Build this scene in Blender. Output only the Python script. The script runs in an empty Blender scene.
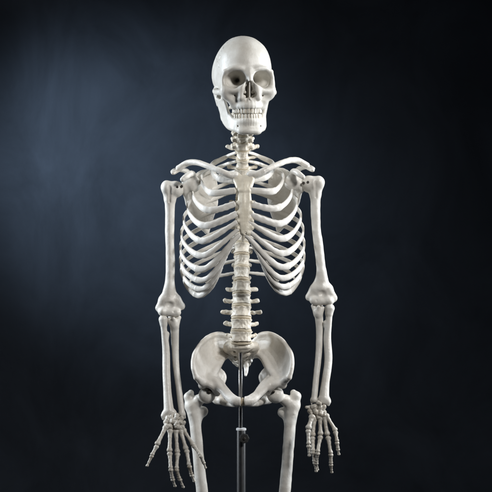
import bpy, math, random
import numpy as np
from mathutils import Vector, Matrix, noise as mnoise
random.seed(7)
rng = np.random.default_rng(11)

# ------------------------------------------------------------------ units
# Shapes are modelled in "u": 1 u = 2.3 mm.  Camera looks along +Y from 3.2 m.
S = 0.0023
DC = 1391.0                 # camera distance in u
CZ = 1.22                   # camera height (m)
sc = bpy.context.scene
COL = sc.collection


def A(px, py, d=0.0):
    """measured position on the photograph at depth d (u) -> u space"""
    k = 1.0 + d / DC
    return np.array([(px - 246.0) * k, d, (246.0 - py) * k])


def MR(px, py, d):
    """the other side of the body (right shoulder stands a little higher)"""
    return (485.5 - px, py - 3.0 * max(0, (242.5 - px)) / 70.0, d)


# ------------------------------------------------------------------ materials
def nodes_of(name):
    m = bpy.data.materials.new(name)
    m.use_nodes = True
    nt = m.node_tree
    b = nt.nodes['Principled BSDF']
    return m, nt, b


def bone_material(name, c1, c2, stain, rough=0.36, bump=0.25, sss=0.03, stain_lo=0.56):
    m, nt, b = nodes_of(name)
    N, L = nt.nodes, nt.links
    tc = N.new('ShaderNodeTexCoord')
    oi = N.new('ShaderNodeObjectInfo')
    add = N.new('ShaderNodeVectorMath'); add.operation = 'ADD'
    mul = N.new('ShaderNodeMath'); mul.operation = 'MULTIPLY'; mul.inputs[1].default_value = 3.0
    L.new(oi.outputs['Random'], mul.inputs[0])
    L.new(tc.outputs['Object'], add.inputs[0]); L.new(mul.outputs[0], add.inputs[1])
    n1 = N.new('ShaderNodeTexNoise'); n1.inputs['Scale'].default_value = 28; n1.inputs['Detail'].default_value = 6
    n1.inputs['Roughness'].default_value = 0.65
    L.new(add.outputs[0], n1.inputs['Vector'])
    r1 = N.new('ShaderNodeValToRGB')
    r1.color_ramp.elements[0].position = 0.32; r1.color_ramp.elements[0].color = (*c2, 1)
    r1.color_ramp.elements[1].position = 0.62; r1.color_ramp.elements[1].color = (*c1, 1)
    L.new(n1.outputs['Fac'], r1.inputs['Fac'])
    n2 = N.new('ShaderNodeTexNoise'); n2.inputs['Scale'].default_value = 14; n2.inputs['Detail'].default_value = 8
    n2.inputs['Roughness'].default_value = 0.7; n2.inputs['Distortion'].default_value = 0.6
    L.new(add.outputs[0], n2.inputs['Vector'])
    r2 = N.new('ShaderNodeValToRGB')
    r2.color_ramp.elements[0].position = stain_lo; r2.color_ramp.elements[0].color = (0, 0, 0, 1)
    r2.color_ramp.elements[1].position = stain_lo + 0.2; r2.color_ramp.elements[1].color = (1, 1, 1, 1)
    L.new(n2.outputs['Fac'], r2.inputs['Fac'])
    mx = N.new('ShaderNodeMix'); mx.data_type = 'RGBA'
    L.new(r2.outputs['Color'], mx.inputs['Factor'])
    L.new(r1.outputs['Color'], mx.inputs['A']); mx.inputs['B'].default_value = (*stain, 1)
    L.new(mx.outputs['Result'], b.inputs['Base Color'])
    # fine pits and grain
    n3 = N.new('ShaderNodeTexNoise'); n3.inputs['Scale'].default_value = 170; n3.inputs['Detail'].default_value = 5
    L.new(add.outputs[0], n3.inputs['Vector'])
    n4 = N.new('ShaderNodeTexNoise'); n4.inputs['Scale'].default_value = 60; n4.inputs['Detail'].default_value = 3
    L.new(add.outputs[0], n4.inputs['Vector'])
    ad = N.new('ShaderNodeMath'); ad.operation = 'ADD'
    L.new(n3.outputs['Fac'], ad.inputs[0]); L.new(n4.outputs['Fac'], ad.inputs[1])
    bp = N.new('ShaderNodeBump'); bp.inputs['Strength'].default_value = bump; bp.inputs['Distance'].default_value = 0.0022
    L.new(ad.outputs[0], bp.inputs['Height']); L.new(bp.outputs['Normal'], b.inputs['Normal'])
    mr = N.new('ShaderNodeMapRange'); mr.inputs['To Min'].default_value = rough - 0.1; mr.inputs['To Max'].default_value = rough + 0.14
    L.new(n1.outputs['Fac'], mr.inputs['Value']); L.new(mr.outputs['Result'], b.inputs['Roughness'])
    b.inputs['Subsurface Weight'].default_value = sss
    b.inputs['Subsurface Radius'].default_value = (1.0, 0.7, 0.45)
    b.inputs['Subsurface Scale'].default_value = 0.004
    return m


M = {}
M['bone'] = bone_material('ivory_bone_plastic', (0.80, 0.78, 0.73), (0.68, 0.64, 0.58), (0.44, 0.36, 0.27), stain_lo=0.62)
M['skull'] = bone_material('skull_bone_plastic', (0.72, 0.70, 0.65), (0.60, 0.57, 0.51), (0.52, 0.46, 0.38), rough=0.42, bump=0.2, stain_lo=0.62)
M['axial'] = bone_material('yellowed_bone_plastic', (0.77, 0.72, 0.63), (0.66, 0.60, 0.50), (0.42, 0.34, 0.24), bump=0.35, stain_lo=0.60)
M['sternum'] = bone_material('cream_bone_plastic', (0.78, 0.73, 0.62), (0.70, 0.64, 0.52), (0.52, 0.43, 0.30), bump=0.25, stain_lo=0.64)
M['cartilage'] = bone_material('cartilage_plastic', (0.76, 0.74, 0.70), (0.66, 0.63, 0.57), (0.50, 0.44, 0.34), rough=0.36, bump=0.18, stain_lo=0.64)
M['disc'] = bone_material('disc_plastic', (0.62, 0.55, 0.42), (0.48, 0.40, 0.29), (0.38, 0.29, 0.2), rough=0.5, bump=0.3)
M['pelvis'] = bone_material('pelvis_bone_plastic', (0.78, 0.75, 0.70), (0.66, 0.62, 0.56), (0.40, 0.33, 0.24), bump=0.25, stain_lo=0.60)
M['hand'] = bone_material('grey_bone_plastic', (0.64, 0.61, 0.55), (0.47, 0.43, 0.37), (0.24, 0.19, 0.13), bump=0.35, stain_lo=0.52)
M['tooth'] = bone_material('tooth_plastic', (0.78, 0.75, 0.68), (0.66, 0.60, 0.50), (0.5, 0.42, 0.3), rough=0.25, bump=0.05)


def metal(name, col, rough, metallic=1.0, nscale=90):
    m, nt, b = nodes_of(name)
    N, L = nt.nodes, nt.links
    tc = N.new('ShaderNodeTexCoord')
    n = N.new('ShaderNodeTexNoise'); n.inputs['Scale'].default_value = nscale; n.inputs['Detail'].default_value = 5
    L.new(tc.outputs['Object'], n.inputs['Vector'])
    mr = N.new('ShaderNodeMapRange'); mr.inputs['To Min'].default_value = rough * 0.7; mr.inputs['To Max'].default_value = rough * 1.35
    L.new(n.outputs['Fac'], mr.inputs['Value']); L.new(mr.outputs['Result'], b.inputs['Roughness'])
    r = N.new('ShaderNodeValToRGB')
    r.color_ramp.elements[0].color = (*[c * 0.82 for c in col], 1); r.color_ramp.elements[1].color = (*col, 1)
    L.new(n.outputs['Fac'], r.inputs['Fac']); L.new(r.outputs['Color'], b.inputs['Base Color'])
    b.inputs['Metallic'].default_value = metallic
    return m


M['chrome'] = metal('brushed_chrome', (0.62, 0.63, 0.65), 0.22)
M['screw'] = metal('dark_screw_metal', (0.10, 0.09, 0.08), 0.45)
M['black'] = metal('black_enamel', (0.008, 0.009, 0.011), 0.42, 0.0)
M['rubber'] = metal('black_rubber', (0.02, 0.02, 0.02), 0.6, 0.0)
M['ring'] = metal('pale_nylon', (0.6, 0.61, 0.62), 0.4, 0.0)

# ------------------------------------------------------------------ signed distance sculpting
class F:
    def __init__(s, lo, hi, h):
        s.h = h
        lo, hi = np.minimum(lo, hi), np.maximum(lo, hi)
        s.lo = np.array(lo, float) - 2 * h
        n = np.ceil((np.array(hi, float) + 2 * h - s.lo) / h).astype(int) + 1
        s.ax = [(s.lo[i] + h * np.arange(n[i])).astype(np.float32) for i in range(3)]
        s.d = np.full(tuple(n), 50.0, np.float32)

    def op(s, fn, lo, hi, k=1.0, mode='u'):
        m = k + 2.5 * s.h
        sl = []
        for i in range(3):
            a = int(max(0, math.floor((lo[i] - m - s.lo[i]) / s.h)))
            b = int(min(s.d.shape[i], math.ceil((hi[i] + m - s.lo[i]) / s.h) + 1))
            if b <= a: return
            sl.append(slice(a, b))
        X = s.ax[0][sl[0]][:, None, None]; Y = s.ax[1][sl[1]][None, :, None]; Z = s.ax[2][sl[2]][None, None, :]
        v = fn(X, Y, Z)
        o = s.d[tuple(sl)]
        if mode == 'm':
            s.d[tuple(sl)] = np.minimum(o, v)
        elif mode == 'u':
            t = np.clip(.5 + .5 * (o - v) / k, 0, 1)
            s.d[tuple(sl)] = o * (1 - t) + v * t - k * t * (1 - t)
        else:                       # carve
            v = -v
            t = np.clip(.5 - .5 * (o - v) / k, 0, 1)
            s.d[tuple(sl)] = o * (1 - t) + v * t + k * t * (1 - t)

    def group(s, fill, k, mode):
        base = s.d
        s.d = np.full(base.shape, 50.0, np.float32)
        fill()
        v = s.d; s.d = base
        if mode == 'u':
            I = np.argwhere(v < 20)
            if not len(I): return
            a = np.maximum(I.min(0) - 2, 0); b = I.max(0) + 3
            sl = tuple(slice(p, q) for p, q in zip(a, b))
            o, v = base[sl], v[sl]
            t = np.clip(.5 + .5 * (o - v) / k, 0, 1)
            base[sl] = o * (1 - t) + v * t - k * t * (1 - t)
        else:
            v = -v
            t = np.clip(.5 - .5 * (base - v) / k, 0, 1)
            s.d = base * (1 - t) + v * t + k * t * (1 - t)

    def cap(s, a, b, ra, rb=None, k=1.0, flat=None, mode='u'):
        a = np.array(a, float); b = np.array(b, float)
        rb = ra if rb is None else rb
        ab = b - a; L2 = max(1e-9, float(ab @ ab))
        if flat is not None:
            n = np.array(flat[0], float); n /= np.linalg.norm(n); f = flat[1]

        def fn(X, Y, Z):
            x, y, z = X - a[0], Y - a[1], Z - a[2]
            t = np.clip((x * ab[0] + y * ab[1] + z * ab[2]) / L2, 0, 1)
            x = x - t * ab[0]; y = y - t * ab[1]; z = z - t * ab[2]
            if flat is not None:
                dn = (x * n[0] + y * n[1] + z * n[2]) * (f - 1)
                x = x + dn * n[0]; y = y + dn * n[1]; z = z + dn * n[2]
            d = np.sqrt(x * x + y * y + z * z) - (ra + (rb - ra) * t)
            return d / (f ** 0.5) if flat is not None else d
        r = max(ra, rb)
        s.op(fn, np.minimum(a, b) - r, np.maximum(a, b) + r, k, mode)

    def poly(s, pts, rs, k=1.0, flat=None, mode='u'):
        if not hasattr(rs, '__len__'): rs = [rs] * len(pts)
        if len(pts) > 2 and len(pts) < 20:
            n = 5 * (len(pts) - 1) + 1
            rs = np.interp(np.linspace(0, 1, n), np.linspace(0, 1, len(rs)), rs)
            pts = catmull(pts, n)
        kk = k

        def fill():
            for i in range(len(pts) - 1):
                s.cap(pts[i], pts[i + 1], rs[i], rs[i + 1], kk, flat, 'm')
        s.group(fill, k, mode)

    def ell(s, c, r, k=1.0, rot=None, mode='u'):
        c = np.array(c, float); r = np.array(r, float) if hasattr(r, '__len__') else np.array([r] * 3, float)
        R = np.array(rot) if rot is not None else None

        def fn(X, Y, Z):
            x, y, z = X - c[0], Y - c[1], Z - c[2]
            if R is not None:
                x, y, z = (R[0, 0] * x + R[1, 0] * y + R[2, 0] * z, R[0, 1] * x + R[1, 1] * y + R[2, 1] * z,
                           R[0, 2] * x + R[1, 2] * y + R[2, 2] * z)
            k0 = np.sqrt((x / r[0]) ** 2 + (y / r[1]) ** 2 + (z / r[2]) ** 2)
            k1 = np.sqrt((x / r[0] ** 2) ** 2 + (y / r[1] ** 2) ** 2 + (z / r[2] ** 2) ** 2)
            return k0 * (k0 - 1) / (k1 + 1e-6)
        m = r if R is None else np.array([r.max()] * 3)
        s.op(fn, c - m, c + m, k, mode)

    def tri(s, a, b, c, r, k=1.0, mode='u'):
        a, b, c = [np.array(v, float) for v in (a, b, c)]
        ba, cb, ac = b - a, c - b, a - c
        n = np.cross(ba, ac)
        nn = float(n @ n) + 1e-9

        def fn(X, Y, Z):
            def rel(p): return (X - p[0], Y - p[1], Z - p[2])
            def dt(u, v): return u[0] * v[0] + u[1] * v[1] + u[2] * v[2]
            pa, pb, pc = rel(a), rel(b), rel(c)
            def seg(e, p):
                t = np.clip(dt(p, e) / float(e @ e), 0, 1)
                q = (e[0] * t - p[0], e[1] * t - p[1], e[2] * t - p[2])
                return dt(q, q)
            ins = (np.sign(dt(pa, np.cross(ba, n))) + np.sign(dt(pb, np.cross(cb, n))) + np.sign(dt(pc, np.cross(ac, n)))) < 2
            out = np.minimum(np.minimum(seg(ba, pa), seg(cb, pb)), seg(ac, pc))
            return np.sqrt(np.where(ins, out, dt(pa, n) ** 2 / nn)) - r
        pts = np.array([a, b, c])
        s.op(fn, pts.min(0) - r, pts.max(0) + r, k, mode)

    def sheet(s, rows, r, k=1.0):
        """thin plate through a grid of points (rows of equal length)"""
        R = [catmull(x, 2 * len(x) - 1) if len(x) > 2 else np.array(x) for x in rows]
        R = np.array(R)
        if len(R) > 2: R = np.stack([catmull(R[:, j], 2 * len(R) - 1) for j in range(R.shape[1])], 1)

        def fill():
            for i in range(len(R) - 1):
                for j in range(len(R[0]) - 1):
                    p, q, u, v = R[i][j], R[i][j + 1], R[i + 1][j + 1], R[i + 1][j]
                    s.tri(p, q, u, r, k, 'm'); s.tri(p, u, v, r, k, 'm')
        s.group(fill, k, 'u')

    def rough(s, amp, scale):
        """irregular surface"""
        X = s.ax[0][:, None, None]; Y = s.ax[1][None, :, None]; Z = s.ax[2][None, None, :]
        acc = 0
        for i in range(7):
            w = rng.normal(size=3); w = w / np.linalg.norm(w) * (2 * math.pi / scale) * (0.6 + 0.25 * i)
            acc = acc + np.sin(w[0] * X + w[1] * Y + w[2] * Z + rng.uniform(0, 6.28)) / (1 + 0.3 * i)
        s.d += (amp * 0.45 * acc).astype(np.float32)

    def mesh(s):
        d, h = s.d, s.h
        d = d.copy(); d[0] = d[-1] = 5; d[:, 0] = d[:, -1] = 5; d[:, :, 0] = d[:, :, -1] = 5
        neg = d < 0
        c = neg[:-1, :-1, :-1].astype(np.int8)
        n = [x - 1 for x in d.shape]
        tot = np.zeros(n, np.int8)
        for a in (0, 1):
            for b in (0, 1):
                for e in (0, 1):
                    tot += neg[a:a + n[0], b:b + n[1], e:e + n[2]]
        act = (tot > 0) & (tot < 8)
        I = np.argwhere(act)
        idx = np.full(n, -1, np.int32); idx[act] = np.arange(len(I))
        pos = np.zeros((len(I), 3)); cnt = np.zeros(len(I))
        cor = [(a, b, e) for a in (0, 1) for b in (0, 1) for e in (0, 1)]
        val = {q: d[I[:, 0] + q[0], I[:, 1] + q[1], I[:, 2] + q[2]] for q in cor}
        for q in cor:
            for ax in range(3):
                if q[ax] == 0:
                    p = list(q); p[ax] = 1; p = tuple(p)
                    v0, v1 = val[q], val[p]
                    m = (v0 < 0) != (v1 < 0)
                    t = np.where(m, v0 / np.where(m, v0 - v1, 1), 0)
                    pt = np.tile(np.array(q, float), (len(I), 1)); pt[:, ax] += t
                    pos[m] += pt[m]; cnt[m] += 1
        V = (I + pos / cnt[:, None]) * h + s.lo
        Q = []
        for ax in range(3):
            o = [0, 1, 2]; o.remove(ax); u, w = o
            sl0 = [slice(None)] * 3; sl1 = [slice(None)] * 3
            sl0[ax] = slice(0, -1); sl1[ax] = slice(1, None)
            s0, s1 = neg[tuple(sl0)], neg[tuple(sl1)]
            E = np.argwhere(s0 != s1)
            ok = (E[:, u] > 0) & (E[:, w] > 0) & (E[:, u] < n[u]) & (E[:, w] < n[w]) & (E[:, ax] < n[ax])
            E = E[ok]
            flip = s0[E[:, 0], E[:, 1], E[:, 2]]
            def at(du, dw):
                P = E.copy(); P[:, u] -= du; P[:, w] -= dw
                return idx[P[:, 0], P[:, 1], P[:, 2]]
            q = np.stack([at(1, 1), at(0, 1), at(0, 0), at(1, 0)], 1)
            if ax == 1: flip = ~flip
            q[~flip] = q[~flip][:, ::-1]
            Q.append(q)
        Q = np.concatenate(Q)
        return V, Q


def make_mesh(name, V, Q):
    me = bpy.data.meshes.new(name)
    V = np.asarray(V, float); Q = np.asarray(Q)
    me.vertices.add(len(V)); me.vertices.foreach_set('co', (V).astype(np.float32).ravel())
    me.loops.add(Q.size); me.loops.foreach_set('vertex_index', Q.astype(np.int32).ravel())
    me.polygons.add(len(Q)); me.polygons.foreach_set('loop_start', (np.arange(len(Q)) * Q.shape[1]).astype(np.int32))
    me.polygons.foreach_set('use_smooth', np.ones(len(Q), bool))
    me.update(calc_edges=True); me.validate()
    return me


def link(name, V, Q, mat, parent=None, label=None):
    """V in u space; object origin goes to the middle of the shape"""
    W = np.asarray(V, float) * S; W[:, 2] += CZ
    c = (W.min(0) + W.max(0)) / 2
    me = make_mesh(name, W - c, Q)
    me.materials.append(mat)
    o = bpy.data.objects.new(name, me); COL.objects.link(o)
    if parent is not None:
        o.parent = parent
        base = Vector((0, 0, 0)); p = parent
        while p is not None: base += p.location; p = p.parent
        o.location = Vector(c) - base
    else:
        o.location = c
    if label: o['label'] = label
    return o


def bone(name, f, mat, parent, label=None, fix=None):
    V, Q = f.mesh()
    if fix is not None: V = fix(V)
    return link(name, V, Q, mat, parent, label)


def catmull(P, n):
    P = np.asarray(P, float)
    P = np.vstack([2 * P[0] - P[1], P, 2 * P[-1] - P[-2]])
    seg = len(P) - 3
    out = []
    for t in np.linspace(0, seg - 1e-6, n):
        i = int(t); u = t - i
        a, b, c, d = P[i:i + 4]
        out.append(.5 * (2 * b + (c - a) * u + (2 * a - 5 * b + 4 * c - d) * u * u + (3 * b - a - 3 * c + d) * u ** 3))
    return np.array(out)


def sweep(P, a, b, n=60, m=12, up=(0, 0, 1), wob=0.0, square=1.0):
    """tube; a = half height along `up`, b = half thickness; both may be lists along the way"""
    C = catmull(P, n)
    ts = np.linspace(0, 1, n)
    aa = np.interp(ts, np.linspace(0, 1, len(a)), a) if hasattr(a, '__len__') else np.full(n, a)
    bb = np.interp(ts, np.linspace(0, 1, len(b)), b) if hasattr(b, '__len__') else np.full(n, b)
    T = np.gradient(C, axis=0); T /= np.linalg.norm(T, axis=1)[:, None]
    up = np.array(up, float)
    V = []
    ph = rng.uniform(0, 6.28, 4)
    for i in range(n):
        w = np.cross(T[i], up); w /= np.linalg.norm(w) + 1e-9
        u2 = np.cross(w, T[i])
        e = 1.0
        if i == 0 or i == n - 1: e = 0.55
        fa = 1 + wob * (math.sin(ts[i] * 17 + ph[0]) + math.sin(ts[i] * 41 + ph[1])) * .5
        fb = 1 + wob * (math.sin(ts[i] * 23 + ph[2]) + math.sin(ts[i] * 37 + ph[3])) * .5
        for j in range(m):
            th = 2 * math.pi * j / m
            cs, sn = math.cos(th), math.sin(th)
            cs = math.copysign(abs(cs) ** square, cs); sn = math.copysign(abs(sn) ** square, sn)
            V.append(C[i] + u2 * cs * aa[i] * e * fa + w * sn * bb[i] * e * fb)
    V0 = len(V)
    V.append(C[0] - T[0] * bb[0] * .5); V.append(C[-1] + T[-1] * bb[-1] * .5)
    Q = []
    for i in range(n - 1):
        for j in range(m):
            k = (j + 1) % m
            Q.append((i * m + j, i * m + k, (i + 1) * m + k, (i + 1) * m + j))
    for j in range(0, m, 2):
        k = (j + 1) % m; l = (j + 2) % m
        Q.append((V0, l, k, j))
        b0 = (n - 1) * m
        Q.append((V0 + 1, b0 + j, b0 + k, b0 + l))
    return np.array(V), np.array(Q)


def lathe(prof, axis_a, axis_b, m=32):
    """surface of revolution, prof = [(t along a->b, radius)]"""
    a = np.array(axis_a, float); b = np.array(axis_b, float)
    T = (b - a) / np.linalg.norm(b - a)
    h = np.array([1, 0, 0.]) if abs(T[0]) < .9 else np.array([0, 1., 0])
    w = np.cross(T, h); w /= np.linalg.norm(w); u = np.cross(T, w)
    V = []; Q = []
    prof = [(prof[0][0], 1e-3)] + list(prof) + [(prof[-1][0], 1e-3)]
    for t, r in prof:
        for j in range(m):
            th = 2 * math.pi * j / m
            V.append(a + (b - a) * t + (u * math.cos(th) + w * math.sin(th)) * r)
    for i in range(len(prof) - 1):
        for j in range(m):
            k = (j + 1) % m
            Q.append((i * m + k, i * m + j, (i + 1) * m + j, (i + 1) * m + k))
    return np.array(V), np.array(Q)


def hard(o, ang=35):
    me = o.data
    me.polygons.foreach_set('use_smooth', np.ones(len(me.polygons), bool))
    me.set_sharp_from_angle(angle=math.radians(ang))


def cat_meshes(parts):
    V = []; Q = []; n = 0
    for v, q in parts:
        V.append(v); Q.append(np.asarray(q) + n); n += len(v)
    return np.vstack(V), np.vstack(Q)


# ------------------------------------------------------------------ the skeleton
skel = bpy.data.objects.new('skeleton', None); COL.objects.link(skel)
skel.location = (0, 0, CZ - 0.36)
skel.empty_display_size = 0.1
skel['label'] = 'life-size ivory human anatomical skeleton hanging upright with open hands against a dark backdrop'
skel['category'] = 'skeleton'


def XY(v): return v

# ---- skull -------------------------------------------------------
HC = A(243.3, 85, -2)
yaw = math.radians(10.5); pitch = math.radians(5.0); roll = math.radians(-1.0)
Rk = (Matrix.Rotation(yaw, 3, 'Z') @ Matrix.Rotation(roll, 3, 'Y') @ Matrix.Rotation(pitch, 3, 'X'))
Rk = np.array(Rk)


def head(V): return V @ Rk.T + HC


def skull():
    f = F((-36, -46, -33), (36, 50, 53), 0.48)
    def vault(X, Y, Z):
        z = np.where(Z < 10, (Z - 10) * 37 / 26.5, Z - 10)
        q = np.sqrt((X / 29.6) ** 2 + ((Y - 9) / 38) ** 2 + (z / 37) ** 2)
        return (q - 1) * 30
    f.op(vault, (-30, -30, -18), (30, 48, 48), 2)
    f.ell((0, -5, 17), (24.5, 27.0, 27), 7)
    f.ell((0, 22, 6), (25, 24, 20), 6)
    f.ell((0, 0, 24), (23.6, 27, 23.0), 6)
    f.ell((0, -10, 5), (26.5, 23.5, 21), 5)                        # upper face
    f.ell((0, -20, -12), (18.5, 15.5, 14), 5)                      # maxilla
    f.ell((0, -8, -6), (17, 22, 11), 4)
    for s_ in (-1, 1):
        f.cap((s_ * 24, 10, -6), (s_ * 22.5, 10, -19), 5.5, 3, 3)   # mastoid
        f.poly([(s_ * 3, -32.6, 12.8), (s_ * 9, -32.4, 15.0), (s_ * 16, -30.5, 15.4), (s_ * 22, -26.5, 12.2)], [2.4, 2.2, 2.0, 2.0], 4)   # brow
        f.poly([(s_ * 22.6, -26.0, 12), (s_ * 24.6, -24.6, 5), (s_ * 24.0, -26.0, -4)], [2.2, 2.1, 3.2], 2.5)
        f.poly([(s_ * 9, -32.8, -4.5), (s_ * 15, -31.6, -7.0), (s_ * 22.0, -28.0, -6)], [2.4, 2.8, 3.8], 3.5)
        f.ell((s_ * 22.0, -25.8, -8.2), (5.6, 5.0, 5.4), 3)
        f.poly([(s_ * 20, -25, -12), (s_ * 16, -26, -16), (s_ * 13.5, -25, -21)], [4.2, 4.2, 4.0], 4)
        f.poly([(s_ * 4.6, -34.0, 9), (s_ * 7.2, -34.2, -2), (s_ * 8.6, -34.4, -13)], [1.8, 2.2, 3.2], 3.5)
    f.poly([(0, -32.5, 13), (0, -35.6, 7.5), (0, -38.4, 2.4)], [2.8, 2.6, 2.2], 3.5)
    arch = [(12.5 * math.sin(t), -18 - 17.8 * math.cos(t), -20.8) for t in np.linspace(-1.5, 1.5, 13)]
    f.poly(arch, 3.5, 3)
    # temples and the hollow behind the cheekbone
    for s_ in (-1, 1):
        f.ell((s_ * 32.5, -15, 4), (7.4, 10.5, 13), 3, mode='s')
        f.ell((s_ * 26.8, -12, -15), (6, 11, 7.0), 2, mode='s')
        f.ell((s_ * 17.5, -37.0, -13), (4.6, 5, 4.2), 4, mode='s')                 # canine fossa
    for s_ in (-1, 1):
        f.poly([(s_ * 24.5, -24, -7.5), (s_ * 28.2, -17, -7.6), (s_ * 29.8, -8, -7.4), (s_ * 29.4, 0, -6), (s_ * 25.5, 6, -5)],
               [3.8, 2.9, 2.4, 2.3, 2.8], 1.5, flat=((1, -0.3, 0), 1.35))
    # orbits
    for s_ in (-1, 1):
        f.cap((s_ * 11.6, -40, 5.8), (s_ * 11.0, -25, 5.6), 8.0, 7.0, 1.2, flat=((0, 0, 1), 1.04), mode='s')
        f.cap((s_ * 16.6, -38, 4.0), (s_ * 15.0, -25, 4.2), 7.9, 6.8, 1.2, flat=((0, 0, 1), 1.04), mode='s')
        f.cap((s_ * 13.0, -27, 5), (s_ * 8.0, -8, 4.0), 7.6, 1.9, 1.5, mode='s')
        f.cap((s_ * 9.5, -18, 4.5), (s_ * 6.5, -4, 4.5), 2.2, 1.6, 0.8, mode='s')     # optic canal
        f.cap((s_ * 15.5, -24, 0.5), (s_ * 10, -14, 1.5), 1.7, 0.9, 0.8, mode='s')
        f.cap((s_ * 14.0, -40, -11.4), (s_ * 14.0, -27, -11), 0.8, 0.6, 0.6, mode='s')
    # nose opening
    f.cap((0, -44, 0.4), (0, -20, 0.4), 2.3, 2.0, 1.0, mode='s')
    f.cap((0, -46, -4.5), (0, -18, -4.5), 4.3, 3.6, 1.5, mode='s')
    for s_ in (-1, 1):
        f.cap((s_ * 2.7, -46, -10.2), (s_ * 2.7, -18, -9.5), 3.9, 3.2, 1.0, mode='s')
    f.cap((0.5, -31, 2), (0.3, -32, -14), 0.8, 0.9, 0.8, flat=((1, 0, 0), 1.2))
    f.tri((0.5, -31, 2), (0.3, -32, -14), (0.3, -16, -10), 0.55, 0.6)
    for s_ in (-1, 1):
        f.poly([(s_ * 6.4, -28, -5.0), (s_ * 3.8, -29, -7.8)], [1.6, 1.5], 0.8)
        f.poly([(s_ * 6.6, -29, -11.0), (s_ * 4.0, -29, -12.0)], [1.6, 1.4], 0.8)
    f.cap((0, -35.6, -14.0), (0, -37.6, -14.6), 1.4, 0.6, 1.2)
    # tooth sockets bulge under the gum line
    for s_ in (-1, 1):
        for t in (.14, .38, .62, .86, 1.1, 1.3):
            x, y = 13.0 * math.sin(t) * s_, -18 - 18.6 * math.cos(t)
            f.cap((x, y - 1.2 * math.cos(t), -22.5), (x * .93, y + .6, -15.5), 1.6, 1.0, 1.6)
    f.rough(0.22, 20)
    # sutures
    def onsurf(x, z, y0=-60, y1=60, front=True):
        return None
    def groove(dirs, r=0.6):
        c = np.array([0, 6, 16.])
        D_ = np.array([np.array(v, float) / np.linalg.norm(v) for v in dirs]); R_ = []
        for dv in D_:
            ts = np.arange(15, 46, 0.25)
            P = c + dv[None] * ts[:, None]
            ii = np.clip(np.round((P - f.lo) / f.h).astype(int), 0, np.array(f.d.shape) - 1)
            R_.append(ts[np.argmax(f.d[ii[:, 0], ii[:, 1], ii[:, 2]] > 0)])
        R_ = np.convolve(np.pad(R_, 4, 'edge'), np.ones(9) / 9, 'valid')
        pts = [c + d * r_ for d, r_ in zip(D_, R_ - .05)]
        f.poly(pts, r, 0.3, mode='s')
    th = np.linspace(-1.25, 1.25, 150)
    groove([(math.sin(t), -0.22 + 0.03 * math.sin(t * 24) + .015 * math.sin(t * 41) - .25 * abs(t), math.cos(t)) for t in th])
    for s_ in (-1, 1):
        groove([(s_ * 1.0, -0.62 + u * 1.35 + .02 * math.sin(u * 60), 0.05 + 0.42 * math.sin(u * 3.0) + .02 * math.sin(u * 90)) for u in np.linspace(0, 1, 60)], 0.65)
    return f


SK = bone('skull', skull(), M['skull'], skel, fix=head)


def jaw():
    f = F((-33, -42, -53), (33, 10, -5), 0.45)
    half = [(23.2, 1, -31.5, -24), (22.6, -6, -36.8, -30), (21.0, -14, -40.5, -29), (17.8, -23, -43.0, -35), (13.0, -30, -44.4, -37), (7, -33.6, -45.6, -37), (0, -34.8, -45.4, -37)]
    full = [(-x, y, a, b) for x, y, a, b in half] + half[-2::-1]
    f.sheet([[(x, y, a) for x, y, a, b in full], [(x * .97, y + .6, (a + b) / 2) for x, y, a, b in full], [(x * .93, y + .8, b) for x, y, a, b in full]], 2.7, 1.5)
    f.ell((0, -36.0, -45.6), (7.5, 3.2, 3.2), 2.5)
    for s_ in (-1, 1): f.ell((s_ * 8.5, -33.0, -45.8), (4.2, 3.4, 2.6), 4)
    arch = [(13.4 * math.sin(t), -17.5 - 17.4 * math.cos(t), -35.8) for t in np.linspace(-1.5, 1.5, 13)]
    f.poly(arch, 3.0, 2.5)
    for s_ in (-1, 1):
        f.sheet([[(s_ * 23.6, 2, -34), (s_ * 22.4, -6, -34.5), (s_ * 20.0, -16, -34)],
                 [(s_ * 24.8, 3, -24), (s_ * 23.6, -5, -24), (s_ * 20.4, -14.5, -25)],
                 [(s_ * 26.0, 3.5, -14), (s_ * 24.8, -4, -16), (s_ * 22.6, -12.5, -14)]], 1.9, 1.5)
        f.cap((s_ * 26.2, 3.5, -14), (s_ * 25.4, 4, -8.8), 2.4, 2.4, 1.5, flat=((0, 1, 0), 1.3))
        f.cap((s_ * 23.4, -12, -14), (s_ * 24.0, -10, -9.5), 1.8, 1.0, 1.5)
        f.cap((s_ * 14.5, -42, -41.0), (s_ * 12, -26, -40.6), 0.9, 0.7, 0.5, mode='s')
        for t in (.1, .3, .52, .76, 1.0):
            x, y = 13.7 * math.sin(t) * s_, -17.5 - 18.0 * math.cos(t)
            f.cap((x, y - 1.0, -34.5), (x * .97, y - .2, -40), 1.4, .8, 1.5)
    f.rough(0.2, 14)
    return f


def jawfix(V):
    V = V.copy()
    V[:, 0] *= .875 + .10 * np.clip((V[:, 2] + 32) / 20, 0, 1)
    return head(V)


JW = bone('jaw', jaw(), M['skull'], skel, fix=jawfix)


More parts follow.
